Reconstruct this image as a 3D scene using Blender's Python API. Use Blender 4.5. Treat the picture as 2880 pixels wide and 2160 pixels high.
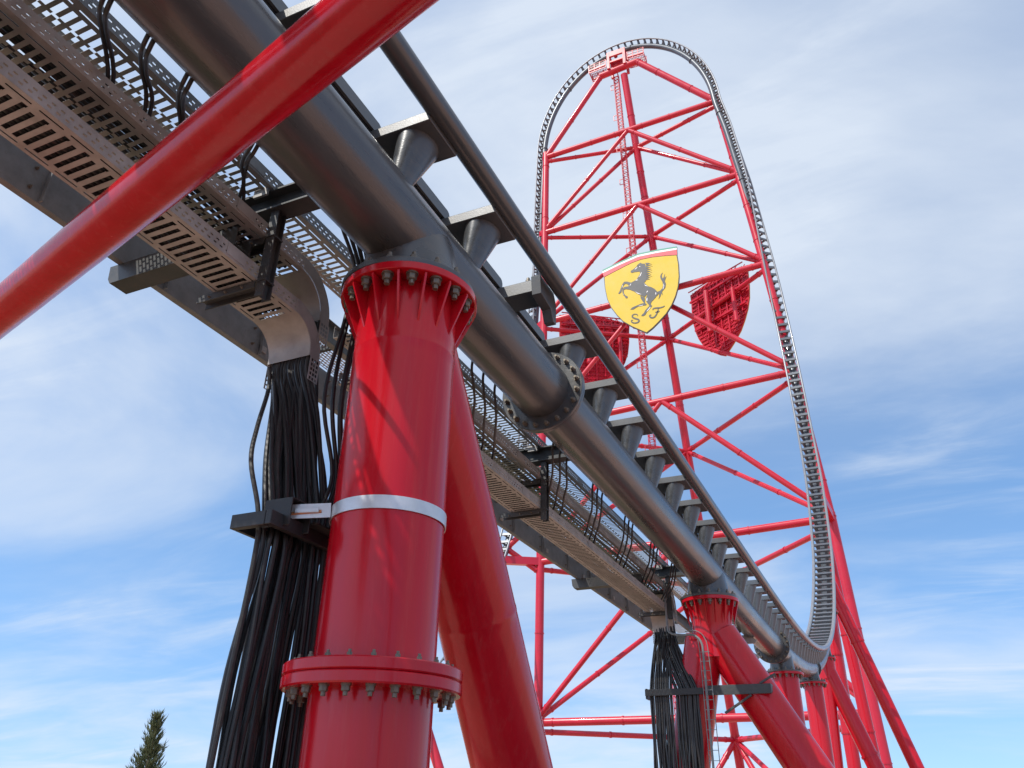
import bpy, bmesh, math, random
from mathutils import Vector, Matrix
random.seed(7)
R = math.radians
for o in list(bpy.data.objects): bpy.data.objects.remove(o)
sc = bpy.context.scene; C = sc.collection
V = Vector

# ---------------------------------------------------------------- camera
cam = bpy.data.objects.new('camera', bpy.data.cameras.new('camera')); C.objects.link(cam)
cam.data.lens = 28.0; cam.data.sensor_width = 36.0; cam.data.clip_start = 0.05; cam.data.clip_end = 6000
RT, UP, FW = V((0.909537, 0.415134, 0.020166)), V((0.179690, -0.436514, 0.881571)), V((-0.374772, 0.798197, 0.471621))
cam.matrix_world = Matrix(((RT.x, UP.x, -FW.x, 0), (RT.y, UP.y, -FW.y, 0), (RT.z, UP.z, -FW.z, 1.6), (0, 0, 0, 1)))
sc.camera = cam
sc.render.resolution_x, sc.render.resolution_y = 1024, 768

# ---------------------------------------------------------------- sun, sky, exposure
SUN = V((-0.38, -0.72, 1.0)).normalized()
el = math.asin(SUN.z); az = math.atan2(SUN.x, SUN.y)
sun = bpy.data.objects.new('sun', bpy.data.lights.new('sun', 'SUN')); C.objects.link(sun)
sun.data.energy = 3.2; sun.data.angle = R(0.55); sun.data.color = (1, 0.955, 0.88)
sun.rotation_euler = SUN.to_track_quat('Z', 'Y').to_euler(); sun.location = (-40, -40, 120)
w = bpy.data.worlds.new('World'); sc.world = w; w.use_nodes = True
nt = w.node_tree; N = nt.nodes; L = nt.links; N.clear()
def nn(t, **k):
    n = N.new(t)
    for a, b in k.items(): setattr(n, a, b)
    return n
def math_(op, a, b=None, clamp=False):
    n = nn('ShaderNodeMath', operation=op, use_clamp=clamp)
    for i, v in enumerate((a, b)):
        if v is None: continue
        if isinstance(v, (int, float)): n.inputs[i].default_value = v
        else: L.new(v, n.inputs[i])
    return n.outputs[0]
sky = nn('ShaderNodeTexSky', sky_type='NISHITA', sun_disc=False, sun_elevation=el, sun_rotation=az, altitude=50, air_density=1.0, dust_density=0.6, ozone_density=2.6)
tc = nn('ShaderNodeTexCoord'); sx = nn('ShaderNodeSeparateXYZ'); L.new(tc.outputs['Generated'], sx.inputs[0])
lift = nn('ShaderNodeVectorMath', operation='ADD'); L.new(tc.outputs['Generated'], lift.inputs[0]); lift.inputs[1].default_value = (0, 0, 0.22)
lift2 = nn('ShaderNodeVectorMath', operation='NORMALIZE'); L.new(lift.outputs[0], lift2.inputs[0]); L.new(lift2.outputs[0], sky.inputs[0])
zz = math_('MAXIMUM', sx.outputs[2], 0.02)
dn = math_('ADD', zz, 0.16)
cb = nn('ShaderNodeCombineXYZ'); L.new(math_('DIVIDE', sx.outputs[0], dn), cb.inputs[0]); L.new(math_('DIVIDE', sx.outputs[1], dn), cb.inputs[1])
def cloud(rot, scl, loc, nscale, det, rough, lo, hi, dist=0.6):
    mp = nn('ShaderNodeMapping'); mp.inputs['Rotation'].default_value = (0, 0, R(rot)); mp.inputs['Scale'].default_value = scl; mp.inputs['Location'].default_value = loc
    L.new(cb.outputs[0], mp.inputs[0])
    no = nn('ShaderNodeTexNoise'); no.inputs['Scale'].default_value = nscale; no.inputs['Detail'].default_value = det; no.inputs['Roughness'].default_value = rough; no.inputs['Distortion'].default_value = dist
    L.new(mp.outputs[0], no.inputs[0])
    mr = nn('ShaderNodeMapRange', interpolation_type='SMOOTHSTEP'); mr.inputs[1].default_value = lo; mr.inputs[2].default_value = hi
    L.new(no.outputs[0], mr.inputs[0]); return mr.outputs[0]
veil = cloud(35, (1, 1.35, 1), (1.2, 6.4, 0), 0.62, 14, 0.56, 0.38, 0.66, 0.45)
wisp = cloud(-58, (0.8, 2.6, 1), (0.7, 5.2, 0), 1.15, 14, 0.60, 0.44, 0.78, 0.7)
patch = cloud(10, (1, 1, 1), (4.1, 1.7, 0), 0.9, 4, 0.5, 0.38, 0.66, 0.2)
low = math_('MULTIPLY', math_('SUBTRACT', 1.0, math_('MULTIPLY', zz, 7.0), True), 0.25)
hi_ = math_('MULTIPLY', math_('SUBTRACT', math_('MULTIPLY', zz, 2.2), 0.70, True), 0.50)
fac = math_('ADD', math_('ADD', math_('MULTIPLY', veil, 0.60), math_('MULTIPLY', wisp, math_('MULTIPLY', patch, 0.62))), math_('ADD', low, hi_))
fac = math_('MINIMUM', fac, 0.86)
mx = nn('ShaderNodeMix', data_type='RGBA'); L.new(fac, mx.inputs[0]); tn_ = nn('ShaderNodeMix', data_type='RGBA', blend_type='MULTIPLY'); tn_.inputs[0].default_value = 1; L.new(sky.outputs[0], tn_.inputs[6]); tn_.inputs[7].default_value = (1.08, 1.24, 1.27, 1)
L.new(tn_.outputs[2], mx.inputs[6]); mx.inputs[7].default_value = (4.0, 4.4, 4.95, 1)
bg = nn('ShaderNodeBackground'); bg.inputs[1].default_value = 0.15; L.new(mx.outputs[2], bg.inputs[0])
ow = nn('ShaderNodeOutputWorld'); L.new(bg.outputs[0], ow.inputs[0])
sc.view_settings.view_transform = 'Standard'; sc.view_settings.look = 'None'; sc.view_settings.gamma = 1.0; sc.view_settings.exposure = 0.4; sc.view_settings.use_curve_mapping = False
sc.render.engine = 'CYCLES'; sc.cycles.max_bounces = 8; sc.cycles.diffuse_bounces = 5; sc.cycles.glossy_bounces = 4

# ---------------------------------------------------------------- materials
def material(name, col, rough=0.4, metal=0.0, coat=0.0, var=0.10, scale=3.0, bump=0.0, bscale=60, dirt=None, dirt_amt=0.0, stretch=(1, 1, 1), rvar=0.08, spec=0.5):
    m = bpy.data.materials.new(name); m.use_nodes = True
    t = m.node_tree; b = t.nodes['Principled BSDF']; ln = t.links.new
    b.inputs['Metallic'].default_value = metal; b.inputs['Coat Weight'].default_value = coat; b.inputs['Coat Roughness'].default_value = 0.06
    b.inputs['Specular IOR Level'].default_value = spec
    tcn = t.nodes.new('ShaderNodeTexCoord'); mp = t.nodes.new('ShaderNodeMapping'); mp.inputs['Scale'].default_value = stretch; ln(tcn.outputs['Object'], mp.inputs[0])
    n1 = t.nodes.new('ShaderNodeTexNoise'); n1.inputs['Scale'].default_value = scale; n1.inputs['Detail'].default_value = 8; n1.inputs['Roughness'].default_value = 0.6; ln(mp.outputs[0], n1.inputs[0])
    mr = t.nodes.new('ShaderNodeMapRange'); mr.inputs[1].default_value = 0.25; mr.inputs[2].default_value = 0.75; mr.inputs[3].default_value = 1 - var; mr.inputs[4].default_value = 1 + var; ln(n1.outputs[0], mr.inputs[0])
    mu = t.nodes.new('ShaderNodeMix'); mu.data_type = 'RGBA'; mu.blend_type = 'MULTIPLY'; mu.inputs[0].default_value = 1; mu.inputs[6].default_value = (*col, 1); ln(mr.outputs[0], mu.inputs[7])
    out = mu.outputs[2]
    if dirt:
        n2 = t.nodes.new('ShaderNodeTexNoise'); n2.inputs['Scale'].default_value = scale * 2.7; n2.inputs['Detail'].default_value = 10; n2.inputs['Roughness'].default_value = 0.7; ln(mp.outputs[0], n2.inputs[0])
        m2 = t.nodes.new('ShaderNodeMapRange'); m2.inputs[1].default_value = 0.52; m2.inputs[2].default_value = 0.78; m2.inputs[4].default_value = dirt_amt; ln(n2.outputs[0], m2.inputs[0])
        mm = t.nodes.new('ShaderNodeMix'); mm.data_type = 'RGBA'; ln(m2.outputs[0], mm.inputs[0]); ln(out, mm.inputs[6]); mm.inputs[7].default_value = (*dirt, 1); out = mm.outputs[2]
    ln(out, b.inputs['Base Color'])
    r2 = t.nodes.new('ShaderNodeMapRange'); r2.inputs[1].default_value = 0.25; r2.inputs[2].default_value = 0.75; r2.inputs[3].default_value = max(0.03, rough - rvar); r2.inputs[4].default_value = rough + rvar; ln(n1.outputs[0], r2.inputs[0]); ln(r2.outputs[0], b.inputs['Roughness'])
    if bump:
        n3 = t.nodes.new('ShaderNodeTexNoise'); n3.inputs['Scale'].default_value = bscale; n3.inputs['Detail'].default_value = 4; ln(mp.outputs[0], n3.inputs[0])
        bp = t.nodes.new('ShaderNodeBump'); bp.inputs['Strength'].default_value = bump; bp.inputs['Distance'].default_value = 0.02; ln(n3.outputs[0], bp.inputs['Height']); ln(bp.outputs[0], b.inputs['Normal'])
    return m
RAILF = material('worn_sky_sheen_rail_paint', (0.24, 0.255, 0.275), 0.34, 0.3, 0.1, 0.1, 0.8)  # far rails: wheel wear and reflected sky both put into a lighter base colour
RED = material('red_paint', (0.50, 0.0055, 0.016), 0.19, 0, 0.05, 0.10, 1.1, 0.06, 3, (0.50, 0.085, 0.08), 0.30, (4.5, 4.5, 0.28), 0.10, 0.38)
REDT = material('red_paint_tower', (0.50, 0.010, 0.032), 0.34, 0, 0.15, 0.10, 0.5, 0.0, 10, (0.40, 0.08, 0.09), 0.25)
GREY = material('dark_grey_track_paint', (0.082, 0.084, 0.086), 0.31, 0.3, 0.15, 0.20, 1.8, 0.06, 30, (0.17, 0.135, 0.10), 0.42, (2.2, 0.35, 2.2), 0.12)
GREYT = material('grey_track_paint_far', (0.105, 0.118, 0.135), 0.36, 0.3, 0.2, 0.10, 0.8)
TIE = material('tie_grey_paint', (0.100, 0.102, 0.104), 0.42, 0.25, 0.1, 0.14, 3.0, 0.06, 60, (0.17, 0.13, 0.09), 0.35)
GALV = material('galvanised_steel', (0.37, 0.355, 0.34), 0.5, 0.2, 0, 0.28, 4.0, 0.06, 90, (0.30, 0.27, 0.24), 0.4)
GALVB = material('galvanised_band', (0.62, 0.63, 0.64), 0.36, 0.6, 0, 0.14, 6.0, 0.05, 50)
STEEL = material('bracket_steel', (0.065, 0.068, 0.07), 0.5, 0.3, 0, 0.18, 4.0, 0.08, 70, (0.16, 0.12, 0.09), 0.4)
AGED = material('aged_galvanised_steel', (0.20, 0.21, 0.215), 0.55, 0.2, 0, 0.25, 5.0, 0.08, 60, (0.13, 0.13, 0.125), 0.6)
BLKS = material('black_steel', (0.030, 0.031, 0.033), 0.5, 0.2, 0, 0.2, 5.0, 0.06, 70, (0.09, 0.07, 0.05), 0.3)
RUB = material('black_cable_sheath', (0.020, 0.020, 0.021), 0.42, 0, 0, 0.3, 6.0, 0, 10, (0.055, 0.045, 0.035), 0.5)
RUB2 = material('dusty_cable_sheath', (0.034, 0.032, 0.030), 0.55, 0, 0, 0.35, 9.0, 0, 10, (0.085, 0.07, 0.055), 0.6)
BOLT = material('zinc_bolt', (0.17, 0.15, 0.125), 0.5, 0.5, 0, 0.25, 25.0, 0.1, 120, (0.34, 0.22, 0.07), 0.6)
COPPER = material('copper_strap', (0.55, 0.26, 0.14), 0.4, 0.8, 0, 0.2, 20)
GRND = material('reddish_paving', (0.58, 0.34, 0.25), 0.9, 0, 0, 0.18, 0.35, 0.3, 3, (0.30, 0.25, 0.20), 0.5)
CONC = material('concrete', (0.40, 0.39, 0.37), 0.85, 0, 0, 0.15, 3.0, 0.2, 40)
YEL = material('yellow_panel', (0.60, 0.425, 0.012), 0.55, 0, 0.0, 0.05, 0.6)
SGREEN = material('sign_green', (0.02, 0.26, 0.17), 0.45, 0, 0.1, 0.05, 0.8)
SWHITE = material('sign_white', (0.78, 0.78, 0.76), 0.45, 0, 0.1, 0.04, 0.8)
SRED = material('sign_red', (0.60, 0.05, 0.07), 0.45, 0, 0.1, 0.05, 0.8)
SBLK = material('sign_black', (0.032, 0.034, 0.042), 0.45, 0, 0.1, 0.1, 0.8)
SHB = material('sign_back_red', (0.46, 0.008, 0.02), 0.5, 0, 0, 0.2, 0.5, 0, 10, (0.35, 0.02, 0.03), 0.5)
LEAF = material('conifer_foliage', (0.095, 0.12, 0.05), 0.6, 0, 0, 0.5, 2.5, 0, 10, (0.12, 0.095, 0.04), 0.5)
BARK = material('bark', (0.12, 0.085, 0.06), 0.85, 0, 0, 0.3, 6, 0.5, 30)

# ---------------------------------------------------------------- mesh helpers
def basis(d):
    d = d.normalized(); a = V((0, 0, 1)) if abs(d.z) < 0.9 else V((0, 1, 0))
    x = a.cross(d).normalized(); return x, d.cross(x), d
class MB:
    def __init__(s): s.v = []; s.f = []
    def ring(s, c, x, y, rx, ry, n, ph=0.0):
        i = len(s.v)
        for k in range(n):
            a = 2 * math.pi * k / n + ph; s.v.append(c + x * (rx * math.cos(a)) + y * (ry * math.sin(a)))
        return i
    def join(s, a, b, n):
        for k in range(n): s.f.append((a + k, a + (k + 1) % n, b + (k + 1) % n, b + k))
    def cap(s, a, n, flip=False):
        r = list(range(a, a + n)); s.f.append(tuple(reversed(r)) if flip else tuple(r))
    def loft(s, rings, n, caps=(True, True)):       # rings: (centre, x, y, rx, ry)
        ids = [s.ring(*r, n) for r in rings]
        for a, b in zip(ids, ids[1:]): s.join(a, b, n)
        if caps[0]: s.cap(ids[0], n, True)
        if caps[1]: s.cap(ids[-1], n)
        return s
    def tube(s, p0, p1, r0, r1=None, n=24, caps=(True, True)):
        p0, p1 = V(p0), V(p1); r1 = r0 if r1 is None else r1; x, y, d = basis(p1 - p0)
        return s.loft([(p0, x, y, r0, r0), (p1, x, y, r1, r1)], n, caps)
    def lathe(s, p0, axis, prof, n=32, caps=(True, True)):   # prof: (height, radius)
        p0 = V(p0); x, y, d = basis(V(axis))
        return s.loft([(p0 + d * h, x, y, r, r) for h, r in prof], n, caps)
    def sweep(s, pts, r, n=8, caps=True):
        pts = [V(p) for p in pts]; t = (pts[1] - pts[0]).normalized(); x, y, _ = basis(t); ids = []
        for i, p in enumerate(pts):
            a = pts[max(0, i - 1)]; b = pts[min(len(pts) - 1, i + 1)]; t2 = (b - a).normalized()
            x = (x - t2 * x.dot(t2)).normalized(); y = t2.cross(x)
            ids.append(s.ring(p, x, y, r, r, n))
        for a, b in zip(ids, ids[1:]): s.join(a, b, n)
        if caps: s.cap(ids[0], n, True); s.cap(ids[-1], n)
        return s
    def box(s, c, hx, hy, hz, ax=(1, 0, 0), ay=(0, 1, 0), az=(0, 0, 1)):
        c, ax, ay, az = V(c), V(ax), V(ay), V(az); i = len(s.v)
        for a in (-1, 1):
            for b in (-1, 1):
                for d in (-1, 1): s.v.append(c + ax * (hx * a) + ay * (hy * b) + az * (hz * d))
        for q in ((0, 1, 3, 2), (4, 6, 7, 5), (0, 4, 5, 1), (2, 3, 7, 6), (0, 2, 6, 4), (1, 5, 7, 3)): s.f.append(tuple(i + k for k in q))
        return s
    def bb(s, x0, x1, y0, y1, z0, z1): return s.box(((x0 + x1) / 2, (y0 + y1) / 2, (z0 + z1) / 2), (x1 - x0) / 2, (y1 - y0) / 2, (z1 - z0) / 2)
    def bar(s, p0, p1, hw, hh):
        p0, p1 = V(p0), V(p1); x, y, d = basis(p1 - p0); return s.box((p0 + p1) / 2, hw, hh, (p1 - p0).length / 2, x, y, d)
    def poly(s, pts, n, th):                        # flat outline extruded by th along n
        pts = [V(p) for p in pts]; n = V(n); i = len(s.v); k = len(pts)
        s.v += pts + [p + n * th for p in pts]
        s.f.append(tuple(range(i, i + k))); s.f.append(tuple(reversed(range(i + k, i + 2 * k))))
        for a in range(k): b = (a + 1) % k; s.f.append((i + b, i + a, i + k + a, i + k + b))
        return s
    def quad(s, a, b, c, d): i = len(s.v); s.v += [V(a), V(b), V(c), V(d)]; s.f.append((i, i + 1, i + 2, i + 3)); return s
    def mesh(s, name, mat, smooth=35, bevel=0.0, clean=True):
        me = bpy.data.meshes.new(name); me.from_pydata([tuple(p) for p in s.v], [], s.f)
        if clean:
            bm = bmesh.new(); bm.from_mesh(me); bmesh.ops.recalc_face_normals(bm, faces=bm.faces)
            ng = [f for f in bm.faces if len(f.verts) > 4]
            if ng: bmesh.ops.triangulate(bm, faces=ng)
            bm.to_mesh(me); bm.free()
        me.materials.append(mat)
        if smooth:
            me.polygons.foreach_set('use_smooth', [True] * len(me.polygons)); me.set_sharp_from_angle(angle=R(smooth))
        return me
def link(name, me, parent=None, bevel=0.0):
    o = bpy.data.objects.new(name, me); C.objects.link(o)
    if parent is not None:
        o.parent = parent; o.matrix_parent_inverse = Matrix.Translation(parent.location).inverted() if parent.type == 'EMPTY' else Matrix()
    if bevel:
        b = o.modifiers.new('bevel', 'BEVEL'); b.width = bevel; b.segments = 2; b.limit_method = 'ANGLE'; b.angle_limit = R(40)
    return o
def obj(name, mb, mat, parent=None, smooth=35, bevel=0.0): return link(name, mb.mesh(name, mat, smooth), parent, bevel)
def tag(o, label, cat, group=None, kind=None):
    if label: o['label'] = label
    if cat: o['category'] = cat
    if group: o['group'] = group
    if kind: o['kind'] = kind
    return o
def thing(name, loc, label, cat, group=None):
    o = bpy.data.objects.new(name, None); C.objects.link(o); o.location = loc; o.empty_display_size = 0.3
    return tag(o, label, cat, group)
def crom(pts, k=6):
    P = [V(p) for p in pts]; P = [P[0] * 2 - P[1]] + P + [P[-1] * 2 - P[-2]]; out = []
    for i in range(1, len(P) - 2):
        for j in range(k):
            t = j / k; a, b, c, d = P[i - 1:i + 3]
            out.append(0.5 * ((2 * b) + (c - a) * t + (2 * a - 5 * b + 4 * c - d) * t * t + (3 * b - a - 3 * c + d) * t ** 3))
    out.append(P[-2]); return out
def lerp(a, b, t): return a + (b - a) * t
def sstep(a, b, x): t = min(1, max(0, (x - a) / (b - a))); return t * t * (3 - 2 * t)

# ---------------------------------------------------------------- ground
g = MB(); g.quad((-2500, -2500, 0), (2500, -2500, 0), (2500, 2500, 0), (-2500, 2500, 0))
tag(obj('ground', g, GRND, smooth=0), None, None, kind='structure')
ASPH = material('asphalt', (0.060, 0.060, 0.062), 0.85, 0, 0, 0.2, 1.5, 0.3, 60, (0.10, 0.09, 0.08), 0.4)
g = MB(); g.quad((-2.6, -60, .004), (4.5, -60, .004), (4.5, 140, .004), (-2.6, 140, .004)); tag(obj('path', g, ASPH, smooth=0), None, None, kind='structure')  # unseen strip, added as dark ground for the red columns to reflect
g = MB(); g.bb(-2.75, -2.604, -60, 140, -.05, .12); tag(obj('kerb', g, CONC, smooth=0), None, None, kind='structure')
GRAS = material('dry_grass', (0.075, 0.085, 0.035), 0.9, 0, 0, 0.4, 1.2, 0.4, 20, (0.20, 0.16, 0.09), 0.6)
g = MB(); g.quad((-34, -60, .004), (-8.5, -60, .004), (-8.5, 80, .004), (-34, 80, .004)); tag(obj('added_lawn', g, GRAS, smooth=0), None, None, kind='structure')  # unseen ground zone, added to vary the reflections in the red paint

# ---------------------------------------------------------------- track centre line (position of the rails' mid point, tangent, up)
XT, ZS, RH, GA = -3.77, 6.72, 0.86, 0.70     # track x, spine height, rail height over the spine, half gauge
RS, RR = 0.40, 0.115
F = []                                       # frames: (spine point, tangent, up)
def addf(p, t, n):
    t = t.normalized(); n = (n - t * n.dot(t)).normalized(); F.append((p - n * RH, t, n))
path = []
y = -14.0
while y < 21.0: path.append(V((XT, y, ZS + RH))); y += 0.5
th = 0.0; s = 0.0; y = 21.0; z = ZS + RH; seg = []
K1 = 1 / 53.0
while th < math.pi / 2:
    seg.append((y, z)); k = K1 * min(1, s / 26.0); th += k * 0.5; y += math.cos(th) * 0.5; z += math.sin(th) * 0.5; s += 0.5
YV, ZV = y, z
def xdrift(z): 
    pts = [(0, XT), (20, XT), (30, -3.95), (46, -4.6), (63, -5.4), (77, -6.2), (87, -7.35), (92, -8.2)]
    for (a, b), (c, d) in zip(pts, pts[1:]):
        if z <= c: return lerp(b, d, (z - a) / (c - a))
    return -8.3
for y, z in seg: path.append(V((xdrift(z), y, z)))
z = ZV
while z < 91.8: path.append(V((xdrift(z), lerp(YV, 86.4, sstep(ZV, 92, z)), z))); z += 0.6
nA = len(path)
for i in range(0, 73):
    a = math.pi * i / 72; path.append(V((-22.5 + 14.2 * math.cos(a), 86.4, 92 + 18.8 * math.sin(a))))
nB = len(path)
z = 91.4
while z > 46: path.append(V((lerp(-36.7, -38.6, (92 - z) / 46), 86.4, z))); z -= 0.6
for i in range(0, 81):
    a = math.pi / 2 * i / 80; path.append(V((lerp(-38.6, -41.2, min(1, i / 50)), 42.9 + 43.5 * math.cos(a), 46 - 43.5 * math.sin(a))))
y = 42.0
while y > 10: path.append(V((-41.2, y, 2.5))); y -= 1.0
for k in range(3):                            # smooth the joints of the pieces
    path = [path[0]] + [path[i] * 0.5 + (path[i - 1] + path[i + 1]) * 0.25 for i in range(1, len(path) - 1)] + [path[-1]]
for i, p in enumerate(path):
    t = (path[min(i + 1, len(path) - 1)] - path[max(i - 1, 0)]).normalized()
    if i < nA:                                # climb: rails face back along the launch, then turn outwards
        base = V((0, -t.z, t.y)); w_ = sstep(42, 90, p.z); n = base.lerp(V((1, 0, 0)), w_)
    elif i < nB:
        a = math.pi * (i - nA) / 72; n = V((math.cos(a) / 14.2, 0, math.sin(a) / 18.8))
    else:
        base = V((0, t.z, -t.y)); w_ = sstep(42, 90, p.z); n = base.lerp(V((-1, 0, 0)), w_)
    addf(p, t, n)
S = [0.0]
for a, b in zip(path, path[1:]): S.append(S[-1] + (b - a).length)
def frame_at(s):
    lo, hi = 0, len(S) - 2
    while lo < hi:
        m = (lo + hi + 1) // 2
        if S[m] <= s: lo = m
        else: hi = m - 1
    t = (s - S[lo]) / (S[lo + 1] - S[lo]); a, b = F[lo], F[lo + 1]
    return a[0].lerp(b[0], t), a[1].lerp(b[1], t).normalized(), a[2].lerp(b[2], t).normalized()
def s_of_y(y): return y + 14.0                # on the straight
def sweep_frames(s0, s1, step, dx, dn, r, n):
    k = max(2, int((s1 - s0) / step)); rings = []
    for i in range(k + 1):
        p, t, u = frame_at(s0 + (s1 - s0) * i / k); x = t.cross(u).normalized(); u = x.cross(t)
        rings.append((p + x * dx + u * dn, x, u, r, r))
    return MB().loft(rings, n)
TOT = S[-1] - 0.5

track = thing('coaster_track', (XT, 5.5, ZS), 'dark grey coaster track with tubular spine running overhead and up over the red tower', 'coaster track')
joints = [s_of_y(9.05), s_of_y(29.6)]
while joints[-1] < TOT - 14: joints.append(joints[-1] + 13.0)
ends = [0.0] + joints + [TOT]
for i, (a, b) in enumerate(zip(ends, ends[1:])):
    near = i < 3
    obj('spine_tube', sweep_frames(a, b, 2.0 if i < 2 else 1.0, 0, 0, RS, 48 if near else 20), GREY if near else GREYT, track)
for dx in (GA, -GA):
    obj('rail', sweep_frames(0, s_of_y(29.6), 2.0, dx, RH, RR, 28), GREY, track)
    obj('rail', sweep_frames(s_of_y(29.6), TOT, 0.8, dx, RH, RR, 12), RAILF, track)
# ties: box beam between the rails on a tapered strut that pinches to a point at the spine's sides
def tie_mesh(name, mat, n, hy=0.27, k=1.0):
    tb = MB(); tb.bb(-GA + 0.05, GA - 0.05, -hy, hy, 0.705, 0.83)
    X, Y = V((1, 0, 0)), V((0, 1, 0)); st = []
    for sg in (-1, 1):
        st_ = MB(); rg = []
        for i in range(7):
            t = i / 6; rg.append((V((sg * lerp(0.36, 0.27, t), -.13 * t * k, lerp(0.704, 0.10, t))), X, Y, lerp(0.19, 0.10, t), lerp(0.255, 0.11, t) * k))
        st.append(st_.loft(rg, n).mesh('strut', mat if mat is not TIE else GREY, 50))
    return tb.mesh(name, mat, 30), st
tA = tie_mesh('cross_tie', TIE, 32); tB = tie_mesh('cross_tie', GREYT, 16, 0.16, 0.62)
def put_tie(s, ms, bev=0.0):
    p, t, u = frame_at(s); x = t.cross(u).normalized(); u = x.cross(t)
    m = Matrix(((x.x, t.x, u.x, p.x), (x.y, t.y, u.y, p.y), (x.z, t.z, u.z, p.z), (0, 0, 0, 1)))
    o = bpy.data.objects.new('cross_tie', ms[0]); C.objects.link(o); o.parent = track; o.matrix_parent_inverse = Matrix.Translation(-track.location); o.matrix_basis = m
    for sm in ms[1]: q = bpy.data.objects.new('strut', sm); C.objects.link(q); q.parent = o
    if bev:
        b = o.modifiers.new('bevel', 'BEVEL'); b.width = bev; b.segments = 2; b.limit_method = 'ANGLE'
    return o
tieY = [4.93 + 1.455 * k for k in range(-8, 13)]
for y in tieY:
    if abs(y - 7.84) > 0.3: put_tie(s_of_y(y), tA, 0.008)
s = s_of_y(tieY[-1] + 1.3); n_t = 0
while s < TOT and n_t < 250:
    put_tie(s, tB); s += 1.02 if s < s_of_y(60) else 1.12; n_t += 1
# the wider bolted tie at the rail joint
bt = MB(); bt.bb(XT - GA + .06, XT + GA - .14, 7.62, 7.98, ZS + .66, ZS + .84)
sp = obj('splice_tie', bt, TIE, track, 30, 0.008)
sb = MB(); P0 = (XT + GA - .26, XT + GA - .08)
sb.poly([(P0[0], 7.58, ZS + .86), (P0[0], 8.04, ZS + .86), (P0[0], 8.12, ZS + .72), (P0[0], 8.12, ZS + .42), (P0[0], 8.02, ZS + .41), (P0[0], 7.94, ZS + .56), (P0[0], 7.62, ZS + .60)], (1, 0, 0), 0.13)
hk = obj('hook_plate', sb, TIE, sp, 30, 0.006)
for yy, zz_ in ((7.66, .87), (7.93, .87)): obj('bolt', MB().lathe((XT + GA - .33, yy, ZS + zz_ - .04), (0, 0, 1), [(0, .035), (.04, .035), (.041, .024), (.075, .022)], 10), BOLT, sp, 30)
# spine joint flanges with bolts
def hexbolt(c, d, sc_=1.0):
    m = MB(); m.lathe(c, d, [(0, .042 * sc_), (.012 * sc_, .042 * sc_)], 12); m.lathe(V(c) + V(d) * .012 * sc_, d, [(0, .034 * sc_), (.036 * sc_, .034 * sc_), (.042 * sc_, .028 * sc_)], 6); m.tube(V(c) + V(d) * .05 * sc_, V(c) + V(d) * .085 * sc_, .019 * sc_, n=8); return m
HB = hexbolt((0, 0, 0), (0, 0, 1)).mesh('bolt', BOLT, 30)
def put_bolt(c, d, parent, sc_=1.0, spin=0.0, name='bolt'):
    o = bpy.data.objects.new(name, HB); C.objects.link(o); o.parent = parent
    o.matrix_basis = Matrix.Translation(c) @ V(d).to_track_quat('Z', 'Y').to_matrix().to_4x4() @ Matrix.Rotation(spin, 4, 'Z') @ Matrix.Scale(sc_, 4)
    return o
for i, s in enumerate(joints):
    p, t, u = frame_at(s); r = 0.60 if i < 2 else 0.50
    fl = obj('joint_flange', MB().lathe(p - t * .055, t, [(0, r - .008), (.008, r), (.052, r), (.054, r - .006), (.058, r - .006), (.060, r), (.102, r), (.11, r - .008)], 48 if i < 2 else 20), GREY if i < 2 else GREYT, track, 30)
    if i < 2:
        x = t.cross(u)
        for k in range(20):
            a = 2 * math.pi * (k + .5) / 20; d = x * math.cos(a) + u * math.sin(a)
            put_bolt(p - t * .055 + d * (r - .075), -t, fl, 0.9, k)
            put_bolt(p + t * .055 + d * (r - .075), t, fl, 0.9, k)
# stator rail between the running rails
obj('stator_bar', MB().bb(XT - .20, XT - .06, -12, 27.5, ZS + .845, ZS + .93), BLKS, track, 30)
for a, b in zip(tieY, tieY[1:]):
    y0, y1 = a + .12, b - .12; x0 = XT - .055
    pl = MB(); c = .05
    pl.poly([(x0, y0, ZS + .87), (x0, y1, ZS + .87), (x0, y1, ZS + 1.02 - c), (x0, y1 - c * .4, ZS + 1.02 - c * .3), (x0, y1 - c, ZS + 1.02), (x0, y0 + c, ZS + 1.02), (x0, y0 + c * .4, ZS + 1.02 - c * .3), (x0, y0, ZS + 1.02 - c)], (1, 0, 0), .03)
    obj('stator_plate', pl, TIE, track, 30)

# ---------------------------------------------------------------- supports under the track
def collar(root, cx, cy, zt, r_col, mat=RED, nb=16, fr=0.67, gus=True, gl=0.42, dark=True):
    tf = obj('top_flange', MB().lathe((cx, cy, zt - .08), (0, 0, 1), [(0, fr - .006), (.006, fr), (.072, fr), (.08, fr - .006)], 48), mat, root, 30)
    for k in range(nb):
        a = 2 * math.pi * (k + .5) / nb; d = V((math.cos(a), math.sin(a), 0))
        put_bolt(V((cx, cy, zt - .08)) + d * (fr - .085), (0, 0, -1), tf, 1.4, k)
        put_bolt(V((cx, cy, zt + .066)) + d * (fr - .085), (0, 0, 1), tf, 1.1, k)
        if gus:
            a = 2 * math.pi * k / nb; d = V((math.cos(a), math.sin(a), 0)); t = V((-d.y, d.x, 0)); c = V((cx, cy, zt - .085))
            i_, o_ = d * (r_col - .015), d * (fr - .02)
            obj('gusset', MB().poly([c + i_ - t * .01, c + o_ - t * .01, c + o_ - V((0, 0, .03)) - t * .01, c + i_ - V((0, 0, gl)) - t * .01], t, .02), mat, root, 30)
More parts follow.
